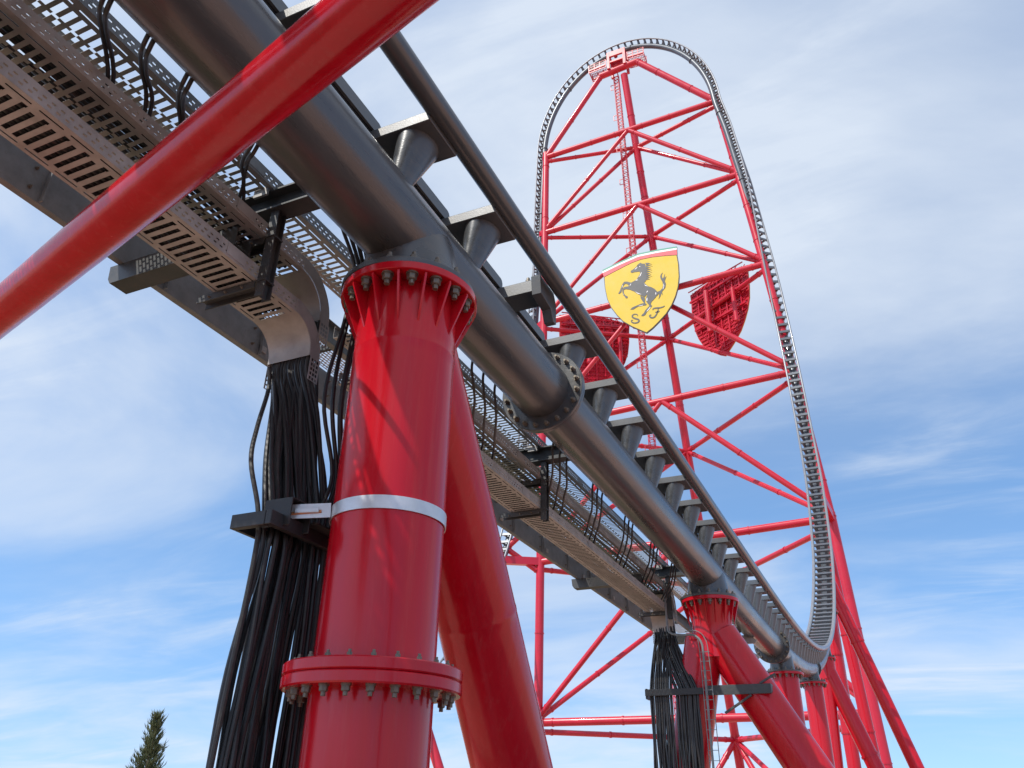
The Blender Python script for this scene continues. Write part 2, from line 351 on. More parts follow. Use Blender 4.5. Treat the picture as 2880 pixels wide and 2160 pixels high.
def saddle(p, zt, fr=0.67, r0=0.50):
    k = MB(); k.lathe((p[0], p[1], zt + .004), (0, 0, 1), [(0, fr - .006), (.006, fr - .004), (.056, fr - .004), (.062, fr - .01)], 48)
    X, Y = V((1, 0, 0)), V((0, 1, 0)); zt2 = zt + .06
    k.loft([(V((p[0], p[1], zt2)), X, Y, r0, r0), (V((p[0], p[1], lerp(zt2, p[2], .5))), X, Y, r0 * .92, r0 * 1.02), (V((p[0], p[1], p[2] + .12)), X, Y, RS - .02, r0 * 1.12)], 40, (False, False))
    return obj('saddle', k, GREY, track, 40)
def footing(root, x, y, r=0.75): obj('base_plate', MB().lathe((x, y, 0.0), (0, 0, 1), [(0, r + .25), (.10, r + .25), (.11, r), (.15, r)], 24), CONC, root, 30)
def ringed(p0, p1, r, rings=(), n=32, grow=0.05, hl=0.06):
    p0, p1 = V(p0), V(p1); d = (p1 - p0); ln = d.length; d.normalize(); pr = [(0, r)]
    for q in sorted(rings):
        h = q * ln; pr += [(h - hl, r), (h - hl + .001, r + grow), (h - .004, r + grow), (h - .003, r + grow - .012), (h + .003, r + grow - .012), (h + .004, r + grow), (h + hl - .001, r + grow), (h + hl, r)]
    pr.append((ln, r)); return MB().lathe(p0, d, pr, n)
def pier(cx, cy, zt, label):
    return thing('support_pier', (cx, cy, 0), label, 'support pier', 'red supports under the track')
# pier one, beside the camera
c1 = (-3.75, 5.55); z1 = 6.05
p1 = pier(*c1, z1, 'big glossy red support column in the foreground wearing a silver steel band')
obj('column', MB().lathe((*c1, 0.15), (0, 0, 1), [(0, .485), (5.08, .48), (5.17, .48), (5.19, .484), (5.215, .484), (5.235, .48), (5.32, .479), (z1 - .085 - .15, .475)], 64), RED, p1, 30)
collar(p1, *c1, z1, .48, gl=.46)
for k, zf in enumerate((2.37, 2.464)):
    jf = obj('joint_flange', MB().lathe((*c1, zf), (0, 0, 1), [(0, .688), (.012, .70), (.080, .70), (.090, .692)], 64), RED, p1, 30)
    for b in range(22):
        a = 2 * math.pi * (b + .5) / 22; d = V((math.cos(a), math.sin(a), 0))
        put_bolt(V((*c1, zf + (.09 if k else 0))) + d * .615, (0, 0, 1 if k else -1), jf, .62 if k else .95, b)
obj('raking_leg', MB().lathe((-3.75, 5.56, 5.78), (0, 3.94, -5.68), [(0, .41), (2.9, .41), (2.97, .41), (2.985, .413), (3.015, .413), (3.03, .41), (3.1, .41), (6.9, .41)], 64), RED, p1)
footing(p1, *c1); footing(p1, -3.75, 9.56); saddle((XT, c1[1], ZS), z1)
# pier two: lateral A frame
c2 = (-3.75, 19.33); z2 = 6.08
p2 = pier(*c2, z2, 'red forked support pier with cables strapped beside its two spread legs')
nk = MB(); X, Y = V((1, 0, 0)), V((0, 1, 0))
nk.loft([(V((*c2, z2 - .085)), X, Y, .56, .56), (V((*c2, z2 - .45)), X, Y, .47, .47), (V((*c2, 5.1)), X, Y, .44, .44), (V((*c2, 4.75)), X, Y, .50, .43)], 48)
obj('neck', nk, RED, p2, 40)
collar(p2, *c2, z2, .53, gl=.5)
obj('raking_leg', MB().tube((-3.62, 19.33, 5.25), (-0.66, 19.33, 0.1), .45, n=48), RED, p2)
obj('raking_leg', MB().tube((-3.95, 19.33, 5.25), (-5.05, 19.33, 0.1), .44, n=48), RED, p2)
footing(p2, -.66, 19.33); footing(p2, -5.05, 19.33); saddle((XT, c2[1], ZS), z2)
def straight_pier(y, zt, label, r=.46, rings=()):
    f = [q for q in F if abs(q[0].y - y) < .6 and q[0].x > -6 and q[0].z < 40]; zs = min(f, key=lambda q: abs(q[0].y - y))[0]
    zt = zs.z - .70; pr = pier(-3.70, y, zt, label)
    obj('column', ringed((-3.70, y, .1), (-3.70, y, zt - .08), r, rings), RED, pr); collar(pr, -3.70, y, zt, r, gus=False, fr=.64)
    footing(pr, -3.70, y); saddle((zs.x, y, zs.z), zt, .64, .44); return pr, zt
straight_pier(31.7, 6.7, 'single upright red column just beyond the forked pier')
straight_pier(41.9, 7.9, 'slimmer upright red column with sunlit stripe, second beyond the forked pier', .42)
def fork_pier(y, xr, xl, label, r=.42, rings=(.42,)):
    zs = min([q for q in F if q[0].x > -6 and q[0].z < 60], key=lambda q: abs(q[0].y - y))[0]; zt = zs.z - .70
    pr = pier(-3.75, y, zt, label)
    obj('neck', MB().lathe((-3.75, y, zt - 1.2), (0, 0, 1), [(0, r + .02), (1.12, r + .06)], 32), RED, pr); collar(pr, -3.75, y, zt, r, gus=False, fr=.60, nb=12)
    obj('raking_leg', ringed((xr, y, .1), (-3.72, y, zt - .7), r, rings), RED, pr); obj('raking_leg', ringed((xl, y, .1), (-3.85, y, zt - .8), r - .03, (.3,)), RED, pr)
    footing(pr, xr, y); footing(pr, xl, y); saddle((zs.x, y, zs.z), zt, .60, .42)
fork_pier(52.9, -.72, -4.3, 'red forked pier where the track starts to climb, legs spread wide', .44, (.5,))
straight_pier(62.6, 13, 'upright red column under the climbing track, flange half hidden', .44, (.45, .8))
zE = min([q for q in F if q[0].x > -6 and q[0].z < 60], key=lambda q: abs(q[0].y - 67))[0]
pE = pier(-3.8, 67, 0, 'tall red raking support leg furthest to the right of the climb')
obj('raking_leg', ringed((1.35, 67, .1), (zE.x + .05, zE.y, zE.z - .2), .47, (.20, .72)), RED, pE); obj('raking_leg', ringed((-4.0, 67, .1), (zE.x - .1, zE.y, zE.z - .3), .47, (.5,)), RED, pE)
footing(pE, 1.35, 67); footing(pE, -4.0, 67)
zG = min([q for q in F if q[0].x > -6 and q[0].z < 60], key=lambda q: abs(q[0].y - 74.5))[0]
pG = pier(-2.8, 74.5, 0, 'slim red support column between the tower leg and the climbing track')
obj('raking_leg', ringed((-2.55, 74.5, .1), (zG.x + .1, zG.y, zG.z - .3), .46, (.3, .6)), RED, pG); footing(pG, -2.55, 74.5)
# the return track's legs, seen through the gap behind pier one
pr = thing('support_pier', (-40, 69, 0), 'thin red leg of the return track glimpsed behind the foreground column', 'support pier', 'red supports under the track')
zr = min([q for q in F if q[0].x < -38 and q[0].z < 40], key=lambda q: abs(q[0].y - 69))[0]
obj('raking_leg', ringed((-36.6, 69, .1), (zr.x, 69, zr.z - .2), .45, (.35,)), REDT, pr); obj('raking_leg', ringed((-45.4, 69, .1), (zr.x, 69, zr.z - .2), .45, (.35,)), REDT, pr)
# horizontal brace in front of everything, close over the camera
br = thing('brace_tube', (-3.75, 2.45, 4.95), 'thick glossy red tube crossing diagonally over the upper left corner', 'support tube')
obj('tube', MB().lathe((-15.0, 5.66, 5.32), (18.2, -5.11, -.60), [(0, .158), (7.85, .158), (7.895, .158), (7.905, .1595), (7.92, .1595), (7.93, .158), (7.97, .158), (18.91, .158)], 64), RED, br)
obj('end_plate', MB().lathe((3.2, .55, 4.72), (1, -.28, -.03), [(0, .26), (.05, .26)], 32), RED, br, 30)
obj('post', MB().tube((3.35, .5, 0), (3.35, .5, 5.0), .2, n=32), RED, br); obj('post', MB().tube((-15.1, 5.68, 0), (-15.1, 5.68, 5.6), .2, n=32), RED, br)

# ---------------------------------------------------------------- the tower
tower = thing('coaster_tower', (-21, 92, 0), 'tall red tubular steel tower carrying the arched track behind the launch', 'tower')
LZ = [91.5, 76.7, 61.0, 45.1, 27.6, 10.0]; RZ = [93.4, 78.7, 63.2, 47.3, 29.4, 10.2]
def Lp(z): return V((lerp(-36.45, -35.4, z / 91.5), 86, z))
def Rp(z): return V((lerp(-2.2, -9.1, (z / 93.4) ** 1.5), 87.1, z))
def Cp(z): return V((lerp(-19.9, -22.3, z / 105.0), lerp(114.6, 86.4, z / 105.0), z))
CZ = [88.5 + 3.4, 77.4, 61.8, 45.9, 28.2, 10.0]
def rings_at(ts): return ts
obj('column', ringed(Lp(0), Lp(92.3), .50, (.03, .21, .36, .52, .70, .86, .97), 24), REDT, tower)
for a_, b_, r_ in ((0, 30, .55), (30, 48, .5), (48, 64, .48), (64, 79, .48), (79, 94.2, .48)): obj('column', ringed(Rp(a_), Rp(b_), r_, (.2, .6, .985), 24), REDT, tower)
obj('column', ringed(Cp(0), Cp(104.5), .55, (.1, .2, .33, .44, .5, .62, .68, .80, .84, .93), 24), REDT, tower)
Ls = [Lp(z) for z in LZ]; Rs = [Rp(z) for z in RZ]; Cs = [Cp(z) for z in CZ]; Ms = [a.lerp(b, .5) - V((0, .05, 0)) for a, b in zip(Ls, Rs)]
def beam(a, b, r, rg=(.06, .33, .67, .94), name='beam'):
    obj(name, ringed(a, b, r, rg, 20, .05, .09), REDT, tower)
for i in range(6):
    beam(Ls[i], Rs[i], .42, (.05, .28, .42, .58, .74, .95))
    beam(Ls[i] - V((0, 0, .9)), Cs[i], .30); beam(Cs[i], Rs[i] - V((0, 0, .9)), .33)
    if i < 5:
        beam(Ms[i], Ls[i + 1] + V((0, 0, .5)), .30, (.06, .5, .94), 'diagonal_brace'); beam(Ms[i], Rs[i + 1] + V((0, 0, .6)), .34, (.06, .5, .94), 'diagonal_brace')
        beam(Cs[i], Ls[i + 1] + V((0, .2, .4)), .30, (.06, .4, .7, .94), 'diagonal_brace'); beam(Cs[i], Rs[i + 1] + V((0, .2, .4)), .30, (.06, .4, .7, .94), 'diagonal_brace')
beam(Ls[0], (-25.9, 86, 105.2), .42, (.02, .45, .97), 'top_beam'); beam(Rs[0], (-20.0, 86, 105.8), .50, (.02, .30, .72, .97), 'top_beam')
obj('top_beam', MB().tube((-26.1, 86, 105.2), (-19.8, 86, 105.8), .52, n=24), REDT, tower)
beam(Cs[5], (-14.5, 108, .2), .35, (.2, .8), 'diagonal_brace'); beam(Cs[5], (-26.5, 108, .2), .35, (.2, .8), 'diagonal_brace'); beam(Cs[5], (-9.0, 100, 0.2), .3, (.5,), 'diagonal_brace')
# head frames holding the track on the masts
for s_, pts in ((1, Rs), (-1, Ls)):
    for i in range(5):
        p = pts[i]; q = min([f for f in F if (f[0].x > -16) == (s_ > 0) and f[0].z > 12 and abs(f[0].z - p.z) < 1.2], key=lambda f: abs(f[0].z - p.z))[0]
        if (q - p).length > .3: obj('track_bracket', MB().bar(p, q, .38, .45), REDT, tower, 30)
def nearest(zz, left): return min([f for f in F if (f[0].x < -16) == left and f[0].y > 60], key=lambda f: abs(f[0].z - zz))[0]
q = nearest(29.2, True); obj('track_bracket', ringed(Lp(26.3), q, .34, (.12, .9), 16), REDT, tower); obj('track_bracket', ringed(Lp(33.0) + V((-.3, 0, 0)), q, .34, (.12, .9), 16), REDT, tower)
# top platform under the arch
pf = MB(); cx = -23.1
for xx in (cx - 1.3, cx + 1.3):
    for yy in (85.4, 87.4): pf.bar((xx, yy, 105.5), (xx, yy, 109.0), .2, .2)
for yy in (85.4, 87.4):
    pf.box((cx, yy, 108.6), 1.5, .16, .5); pf.bar((cx - 1.2, yy, 106.9), (cx + 1.2, yy, 106.9), .14, .14)
for xx in (cx - 1.3, cx + 1.3): pf.bar((xx, 85.6, 108.8), (xx, 87.2, 108.8), .2, .2)
pf.tube((cx - .3, 86.4, 109.0), (cx - .6, 86.4, 110.0), .3, n=16)
tag(obj('platform', pf, REDT, tower, 30), None, None)
for s_, x0, x1 in ((-1, cx - 1.8, cx - 4.6), (1, cx + 1.8, cx + 4.4)):
    rl = MB(); gg = MB(); zf = lambda x: 106.9 - abs(x - cx) * .06
    for yy in (85.4, 87.2):
        rl.bar((x0, yy, zf(x0) - .1), (x1, yy, zf(x1) - .1), .12, .10); rl.bar((x0, yy, zf(x0) - .55), (x1, yy, zf(x1) - .55), .05, .05)
        for h in (.55, 1.1): rl.bar((x0, yy, zf(x0) + h), (x1, yy, zf(x1) + h), .03, .03)
        for k in range(4): x = lerp(x0, x1, k / 3); rl.bar((x, yy, zf(x) - .6), (x, yy, zf(x) + 1.15), .06, .06)
        for k in range(10):
            x = lerp(x0, x1, k / 10); xb = lerp(x0, x1, (k + 1) / 10)
            gg.bar((x, yy + .06, zf(x)), (xb, yy + .06, zf(x) + 1.05), .02, .02); gg.bar((xb, yy + .06, zf(x)), (x, yy + .06, zf(x) + 1.05), .02, .02)
    for k in range(12): x = lerp(x0, x1, k / 11); rl.bar((x, 85.4, zf(x) - .15), (x, 87.2, zf(x) - .15), .03, .04)
    rl.bar((x1, 85.4, zf(x1) - .1), (x1, 87.2, zf(x1) - .1), .05, .3)
    tag(obj('catwalk', rl, REDT, tower, 30), None, None, kind='stuff'); tag(obj('mesh_guard', gg, GALV, tower, 0), None, None, kind='stuff')
# ladder mast under the platform
ld = MB(); a0, a1 = V((-23.7, 86.9, 105.4)), V((-23.85, 98.4, 10.5)); n_l = 150
for dx in (-.36, .36):
    for dy in (-.36, .36): ld.bar(a0 + V((dx, dy, 0)), a1 + V((dx, dy, 0)), .05, .05)
for k in range(n_l):
    p = a0.lerp(a1, k / n_l); q = a0.lerp(a1, (k + 1) / n_l)
    for dy in (-.36, .36):
        ld.bar(p + V((-.36, dy, 0)), p + V((.36, dy, 0)), .035, .035)
        if k % 2: ld.bar(p + V((-.36, dy, 0)), q + V((.36, dy, 0)), .025, .025)
    for dx in (-.36, .36): ld.bar(p + V((dx, -.36, 0)), p + V((dx, .36, 0)), .035, .035)
tag(obj('ladder', ld, REDT, tower, 0), None, None, kind='stuff')
lc = MB()
for k in range(0, 16):
    p = a0.lerp(a1, (k + .5) / 16) + V((-.95, -.3, 0)); lc.bar(p, p + V((0, 0, 1.0)), .04, .04); lc.bar(p, p + V((.6, 0, 0)), .04, .04); lc.bar(p + V((0, 0, 1)), p + V((.6, 0, 1)), .04, .04)
tag(obj('rest_gate', lc, REDT, tower, 0), None, None, kind='stuff')

# ---------------------------------------------------------------- shield signs on the tower's three faces
EMB = {"outline":[[-5.07,5.14],[-2.56,5.83],[-0.04,6.38],[2.53,6.26],[5.13,5.99],[5.07,4.64],[5.16,3.17],[5.09,1.26],[4.85,-0.26],[4.41,-1.62],[3.82,-2.83],[3.0,-3.97],[2.03,-4.88],[1.16,-5.62],[0.34,-6.13],[-0.34,-5.64],[-1.47,-4.79],[-2.61,-3.73],[-3.42,-2.54],[-4.15,-1.16],[-4.62,0.28],[-4.87,2.09],[-4.95,3.94]],"field":[[-4.92,3.93],[-3.84,4.29],[-2.75,4.63],[-1.85,4.92],[-0.95,5.16],[0.29,5.34],[1.86,5.26],[3.48,4.99],[5.07,4.64],[5.16,3.17],[5.09,1.26],[4.85,-0.26],[4.41,-1.62],[3.82,-2.83],[3.0,-3.97],[2.03,-4.88],[1.16,-5.62],[0.34,-6.13],[-0.34,-5.64],[-1.47,-4.79],[-2.61,-3.73],[-3.42,-2.54],[-4.15,-1.16],[-4.62,0.28],[-4.87,2.09]],"green":[[-5.07,5.14],[-2.56,5.83],[-0.04,6.38],[2.53,6.26],[5.13,5.99],[5.11,5.75],[2.52,6.01],[-0.06,6.13],[-2.57,5.57],[-5.08,4.89]],"white":[[-5.08,4.89],[-2.57,5.57],[-0.06,6.13],[2.52,6.01],[5.11,5.75],[5.09,5.48],[2.5,5.74],[-0.07,5.86],[-2.59,5.3],[-5.09,4.61]],"redband":[[-5.09,4.61],[-2.59,5.3],[-0.07,5.86],[2.5,5.74],[5.09,5.48],[5.07,4.64],[3.48,4.99],[1.86,5.26],[0.29,5.34],[-0.95,5.16],[-1.85,4.92],[-2.75,4.63],[-3.84,4.29],[-4.92,3.93]],"body":[[-1.22,3.65],[-1.18,3.84],[-0.74,4.07],[-0.41,4.29],[-0.24,4.45],[-0.03,4.52],[-0.08,4.68],[0.12,4.74],[0.19,4.81],[0.3,4.63],[0.51,4.53],[0.75,4.46],[0.82,4.12],[0.94,3.67],[0.93,2.85],[0.84,2.06],[0.7,1.66],[0.5,1.52],[0.62,1.25],[0.97,0.8],[1.38,0.54],[1.78,0.17],[2.03,-0.24],[2.2,-0.49],[2.07,-0.8],[1.87,-1.14],[1.55,-1.45],[1.28,-1.68],[1.14,-1.94],[1.18,-2.16],[1.3,-2.29],[1.19,-2.46],[0.85,-2.81],[0.55,-3.08],[0.39,-3.41],[0.13,-3.56],[-0.19,-3.48],[-0.04,-3.28],[0.21,-3.09],[0.35,-2.81],[0.67,-2.5],[0.95,-2.26],[0.9,-2.05],[0.72,-1.75],[0.6,-1.45],[0.55,-1.19],[0.62,-0.86],[0.77,-0.5],[0.69,-0.43],[0.53,-0.64],[0.42,-0.68],[-0.04,-0.39],[-0.53,0.05],[-0.93,0.51],[-1.18,0.68],[-1.43,0.9],[-1.67,1.01],[-2.03,1.16],[-2.28,1.13],[-2.32,0.68],[-2.15,0.23],[-1.81,-0.06],[-1.84,-0.3],[-2.06,-0.28],[-2.19,0.02],[-2.4,0.35],[-2.5,0.93],[-2.44,1.33],[-2.19,1.54],[-1.75,1.49],[-1.56,1.51],[-1.65,1.76],[-1.9,1.98],[-2.12,1.98],[-2.34,1.71],[-2.53,1.25],[-2.64,0.82],[-2.93,0.64],[-3.05,0.75],[-2.82,1.07],[-2.64,1.58],[-2.41,2.09],[-2.15,2.37],[-1.8,2.3],[-1.25,1.97],[-0.76,2.14],[-0.44,2.31],[-0.21,2.66],[0.03,3.0],[0.05,3.31],[-0.09,3.43],[-0.42,3.48],[-0.77,3.52],[-1.04,3.49]],"hind":[[-0.14,-0.43],[0.41,-0.74],[0.45,-1.06],[0.41,-1.45],[0.46,-1.76],[0.6,-1.89],[0.53,-2.02],[0.08,-1.98],[-0.47,-1.95],[-0.82,-2.06],[-1.15,-2.25],[-1.55,-2.15],[-1.32,-1.91],[-0.97,-1.82],[-0.54,-1.73],[-0.07,-1.64],[0.3,-1.64],[0.12,-1.32],[-0.07,-0.88]],"tail":[[2.17,-0.38],[2.51,-0.3],[2.8,-0.02],[2.93,0.41],[2.87,0.98],[2.7,1.43],[2.64,1.85],[2.77,2.2],[3.02,2.38],[2.86,2.05],[2.86,1.74],[2.97,1.44],[3.12,1.72],[3.27,2.12],[3.22,1.69],[3.15,1.41],[3.43,1.68],[3.28,1.27],[3.19,1.04],[3.29,0.56],[3.19,-0.01],[2.89,-0.34],[2.71,-0.52],[2.76,-1.1],[2.59,-0.69],[2.5,-1.11],[2.19,-1.54],[2.31,-1.06],[2.32,-0.67],[2.0,-1.03],[2.08,-0.65]],"tufts":[[[0.79,4.57],[1.24,4.46],[1.74,4.04],[1.32,4.27],[0.93,4.26]],[[0.88,4.25],[1.23,4.17],[1.76,3.73],[1.3,3.98],[0.91,3.97]],[[0.86,3.92],[1.21,3.84],[1.57,3.49],[1.28,3.66],[0.89,3.65]],[[0.85,3.62],[1.19,3.54],[1.68,3.13],[1.26,3.35],[0.87,3.34]],[[0.83,3.29],[1.17,3.21],[1.66,2.77],[1.24,3.03],[0.85,3.02]],[[0.81,2.97],[1.15,2.89],[1.51,2.5],[1.22,2.7],[0.83,2.69]],[[0.79,2.66],[1.13,2.59],[1.62,2.14],[1.2,2.4],[0.81,2.39]],[[0.77,2.38],[1.11,2.31],[1.41,1.98],[1.19,2.12],[0.8,2.11]],[[0.75,2.1],[1.09,2.02],[1.31,1.72],[1.17,1.84],[0.78,1.83]],[[-0.03,4.52],[-0.32,4.48],[-0.1,4.65]]],"hi":[[[-0.23,2.56],[-0.03,2.71],[0.21,3.21],[0.27,3.14],[0.05,2.64]],[[-0.67,2.15],[-0.41,2.23],[-0.28,2.13],[-0.54,2.09]],[[0.38,1.52],[0.57,1.11],[0.99,0.76],[0.6,0.95]],[[-0.81,0.47],[-0.44,0.12],[0.14,-0.3],[-0.44,-0.01]],[[0.7,-0.18],[0.77,0.05],[0.95,0.12],[0.84,-0.07]],[[0.63,-1.41],[0.65,-1.07],[0.78,-0.93],[0.74,-1.39]],[[2.85,-0.22],[2.99,0.25],[2.96,0.73],[3.06,0.33],[2.96,-0.1]],[[-1.47,1.47],[-1.35,1.74],[-1.21,1.86],[-1.33,1.58]],[[1.85,-0.79],[1.87,-0.45],[1.96,-0.42],[1.94,-0.71]],[[-2.54,1.4],[-2.42,1.83],[-2.34,1.96],[-2.43,1.58]],[[-2.39,0.65],[-2.33,0.43],[-2.25,0.28],[-2.35,0.38]],[[0.53,-3.0],[1.03,-2.45],[1.11,-2.5],[0.66,-2.99]],[[-0.47,-1.91],[0.13,-1.89],[0.17,-1.96],[-0.38,-1.96]],[[-0.66,3.93],[-0.3,4.19],[-0.26,4.1],[-0.56,3.9]],[[-0.03,4.21],[0.14,4.24],[0.09,4.07]]],"S":[[-0.65,-3.36],[-0.72,-3.13],[-1.04,-3.0],[-1.31,-3.09],[-1.33,-3.38],[-0.97,-3.69],[-0.6,-3.92],[-0.53,-4.17],[-0.75,-4.34],[-1.17,-4.3],[-1.48,-4.07],[-1.49,-3.83],[-1.29,-3.84]],"F":[[[1.34,-2.97],[1.44,-2.78],[1.76,-2.78],[2.25,-2.87],[2.67,-2.84],[2.91,-2.73]],[[2.07,-2.86],[1.97,-3.32],[1.76,-3.75],[1.46,-4.08],[1.11,-4.07],[0.9,-3.83],[0.95,-3.63],[1.13,-3.67]],[[1.63,-3.39],[1.97,-3.4],[2.2,-3.34]]]}
def shield_pts(pts, y): return [V((x, y, z)) for x, z in pts]
def put_shield(root_loc, rotz, label, front):
    root = thing('shield_sign', root_loc, label, 'sign', 'shield signs on the tower')
    M_ = Matrix.Translation(root_loc) @ Matrix.Rotation(rotz, 4, 'Z')
    def piece(name, mb, mat, smooth=30):
        o = link(name, mb.mesh(name, mat, smooth)); o.parent = root; o.matrix_basis = Matrix.Rotation(rotz, 4, 'Z'); return o
    Nf = (0, -1, 0)
    piece('back_panel', MB().poly(shield_pts(EMB['outline'], .18), (0, 1, 0), .14), SBLK if front else SHB)
    if front:
        piece('border', MB().poly(shield_pts(EMB['outline'], .179), Nf, .10), SBLK)
        cxs = sum(p[0] for p in EMB['field']) / len(EMB['field']); czs = sum(p[1] for p in EMB['field']) / len(EMB['field'])
        fld = [(cxs + (x - cxs) * .982, czs + (z_ - czs) * .984) for x, z_ in EMB['field']]
        piece('yellow_field', MB().poly(shield_pts(fld, .075), Nf, .03), YEL)
        for nm, mt in (('green', SGREEN), ('white', SWHITE), ('redband', SRED)): piece('stripe', MB().poly(shield_pts(EMB[nm], .072), Nf, .03), mt)
        hs = piece('horse_emblem', MB().poly(shield_pts(EMB['body'], .040), Nf, .03).poly(shield_pts(EMB['hind'], .040), Nf, .028).poly(shield_pts(EMB['tail'], .040), Nf, .029), SBLK)
        mn = MB()
        for t in EMB['tufts']: mn.poly(shield_pts(t, .039), Nf, .027)
        tag(piece('mane', mn, SBLK), None, None, kind='stuff')
        hl = MB()
        for t in EMB['hi']: hl.poly(shield_pts(t, .006), Nf, .012)
        tag(piece('highlight', hl, SWHITE), None, None, kind='stuff')
        def stroke(lists, w_):
            m = MB()
            for ps in lists:
                c = crom([V((x, .028, z_)) for x, z_ in ps], 5); n_ = len(c)
                L_, R_ = [], []
                for i, p in enumerate(c):
                    d = (c[min(i + 1, n_ - 1)] - c[max(i - 1, 0)]).normalized(); nn_ = V((-d.z, 0, d.x)); wv = w_ * (.45 + .75 * math.sin(math.pi * i / (n_ - 1)))
                    L_.append(p + nn_ * wv); R_.append(p - nn_ * wv)
                for i in range(n_ - 1): m.poly([L_[i], L_[i + 1], R_[i + 1], R_[i]], Nf, .02)
            return m
        piece('letter', stroke([EMB['S']], .085), SBLK); piece('letter', stroke(EMB['F'], .085), SBLK)
        fr = MB()
        for x, z_ in ((-3.2, 2.2), (3.2, 2.2), (0, -2.5)): fr.bar((x, .3, z_), (x, 2.2, z_), .16, .16)
        piece('mount', fr, REDT)
    else:
        piece('front_panel', MB().poly(shield_pts(EMB['outline'], .17), Nf, .08), YEL)
        fr = MB()
        def width(z_):
            xs = []; o_ = EMB['outline']
            for (x0, z0), (x1, z1_) in zip(o_, o_[1:] + o_[:1]):
                if (z0 - z_) * (z1_ - z_) < 0: xs.append(x0 + (x1 - x0) * (z_ - z0) / (z1_ - z0))
            return (min(xs), max(xs)) if len(xs) > 1 else (0, 0)
        for k in range(19):
            z_ = -5.3 + k * .6; a, b = width(z_)
            if b - a > .8:
                fr.bar((a + .2, .40, z_), (b - .2, .40, z_), .06, .06); x = a + .3
                while x < b - 1.0: fr.bar((x, .40, z_), (x + .6, .40, z_ + .6), .04, .04); fr.bar((x + .6, .40, z_), (x, .40, z_ + .6), .04, .04); x += .75
        tag(piece('lattice', fr, REDT, 0), None, None, kind='stuff')
        vb = MB()
        for x in (-3.6, -2.4, -1.2, 0, 1.2, 2.4, 3.6): vb.bar((x, .52, -5.0 + abs(x) * 1.05), (x, .52, 5.4), .09, .09)
        vb.bar((-4.6, .9, 4.3), (4.8, .9, 4.3), .12, .12); vb.bar((-4.4, .75, -.4), (4.5, .75, -.4), .12, .12); vb.bar((-4.8, .9, 5.6), (4.9, .9, 6.1), .06, .06)
        tag(piece('rib', vb, REDT, 0), None, None, kind='stuff')
        piece('post', MB().tube((1.2, 1.6, -2.5), (1.2, 1.6, 4.0), .38, n=16), REDT); piece('post', MB().tube((-3.2, 1.6, -3.0), (-3.2, 1.6, 2.0), .3, n=16), REDT)
put_shield(V((-21.3, 84.0, 60.9)), 0, 'yellow shield sign with black rearing horse, tricolour top and letters S F', True)
put_shield(V((-12.5, 92.6, 60.3)), R(149), 'red framed back of a shield sign on the right face of the tower', False)
put_shield(V((-30.6, 92.6, 58.4)), R(-150), 'red framed back of a shield sign on the left face of the tower', False)

# ---------------------------------------------------------------- cable trays, hangers and walkway on the far side of the spine
XA, XB = -5.27, -4.75                     # tray left and right edge
TZ = (5.89, 6.40, 6.97)
def sheet(mb, o, u, v, ln, bands):       # bands: (v0, v1, pitch, hole, phase) pitch 0 = solid
    o, u, v = V(o), V(u), V(v)
    for v0, v1, pt, ho, ph in bands:
        if not pt: mb.quad(o + v * v0, o + u * ln + v * v0, o + u * ln + v * v1, o + v * v1); continue
        s_ = 0.0; k = 0
        while s_ < ln:
            a = s_; b = min(ln, ph + k * pt); 
            if b > a: mb.quad(o + u * a + v * v0, o + u * b + v * v0, o + u * b + v * v1, o + u * a + v * v1)
            s_ = ph + k * pt + ho; k += 1
def solid(o, th=.003):
    m = o.modifiers.new('sheet', 'SOLIDIFY'); m.thickness = th; m.offset = 0; return o
W = XB - XA
botA = [(0, .035, 0, 0, 0), (.035, .05, .26, .20, .03), (.05, .085, 0, 0, 0), (.085, .40, .087, .042, .02), (.40, .43, .174, .05, .02), (.43, .465, 0, 0, 0), (.465, .48, .26, .20, .08), (.48, W, 0, 0, 0)]
botB = [(0, .04, 0, 0, 0), (.04, .055, .26, .20, .03), (.055, .10, 0, 0, 0), (.10, .22, .087, .040, .02), (.22, .25, .174, .06, .05), (.25, .40, .087, .050, .02), (.40, .445, 0, 0, 0), (.445, .46, .26, .20, .08), (.46, W, 0, 0, 0)]
side = [(0, .035, 0, 0, 0), (.035, .052, .075, .034, .02), (.052, .078, 0, 0, 0), (.078, .095, .075, .034, .045), (.095, .15, 0, 0, 0)]
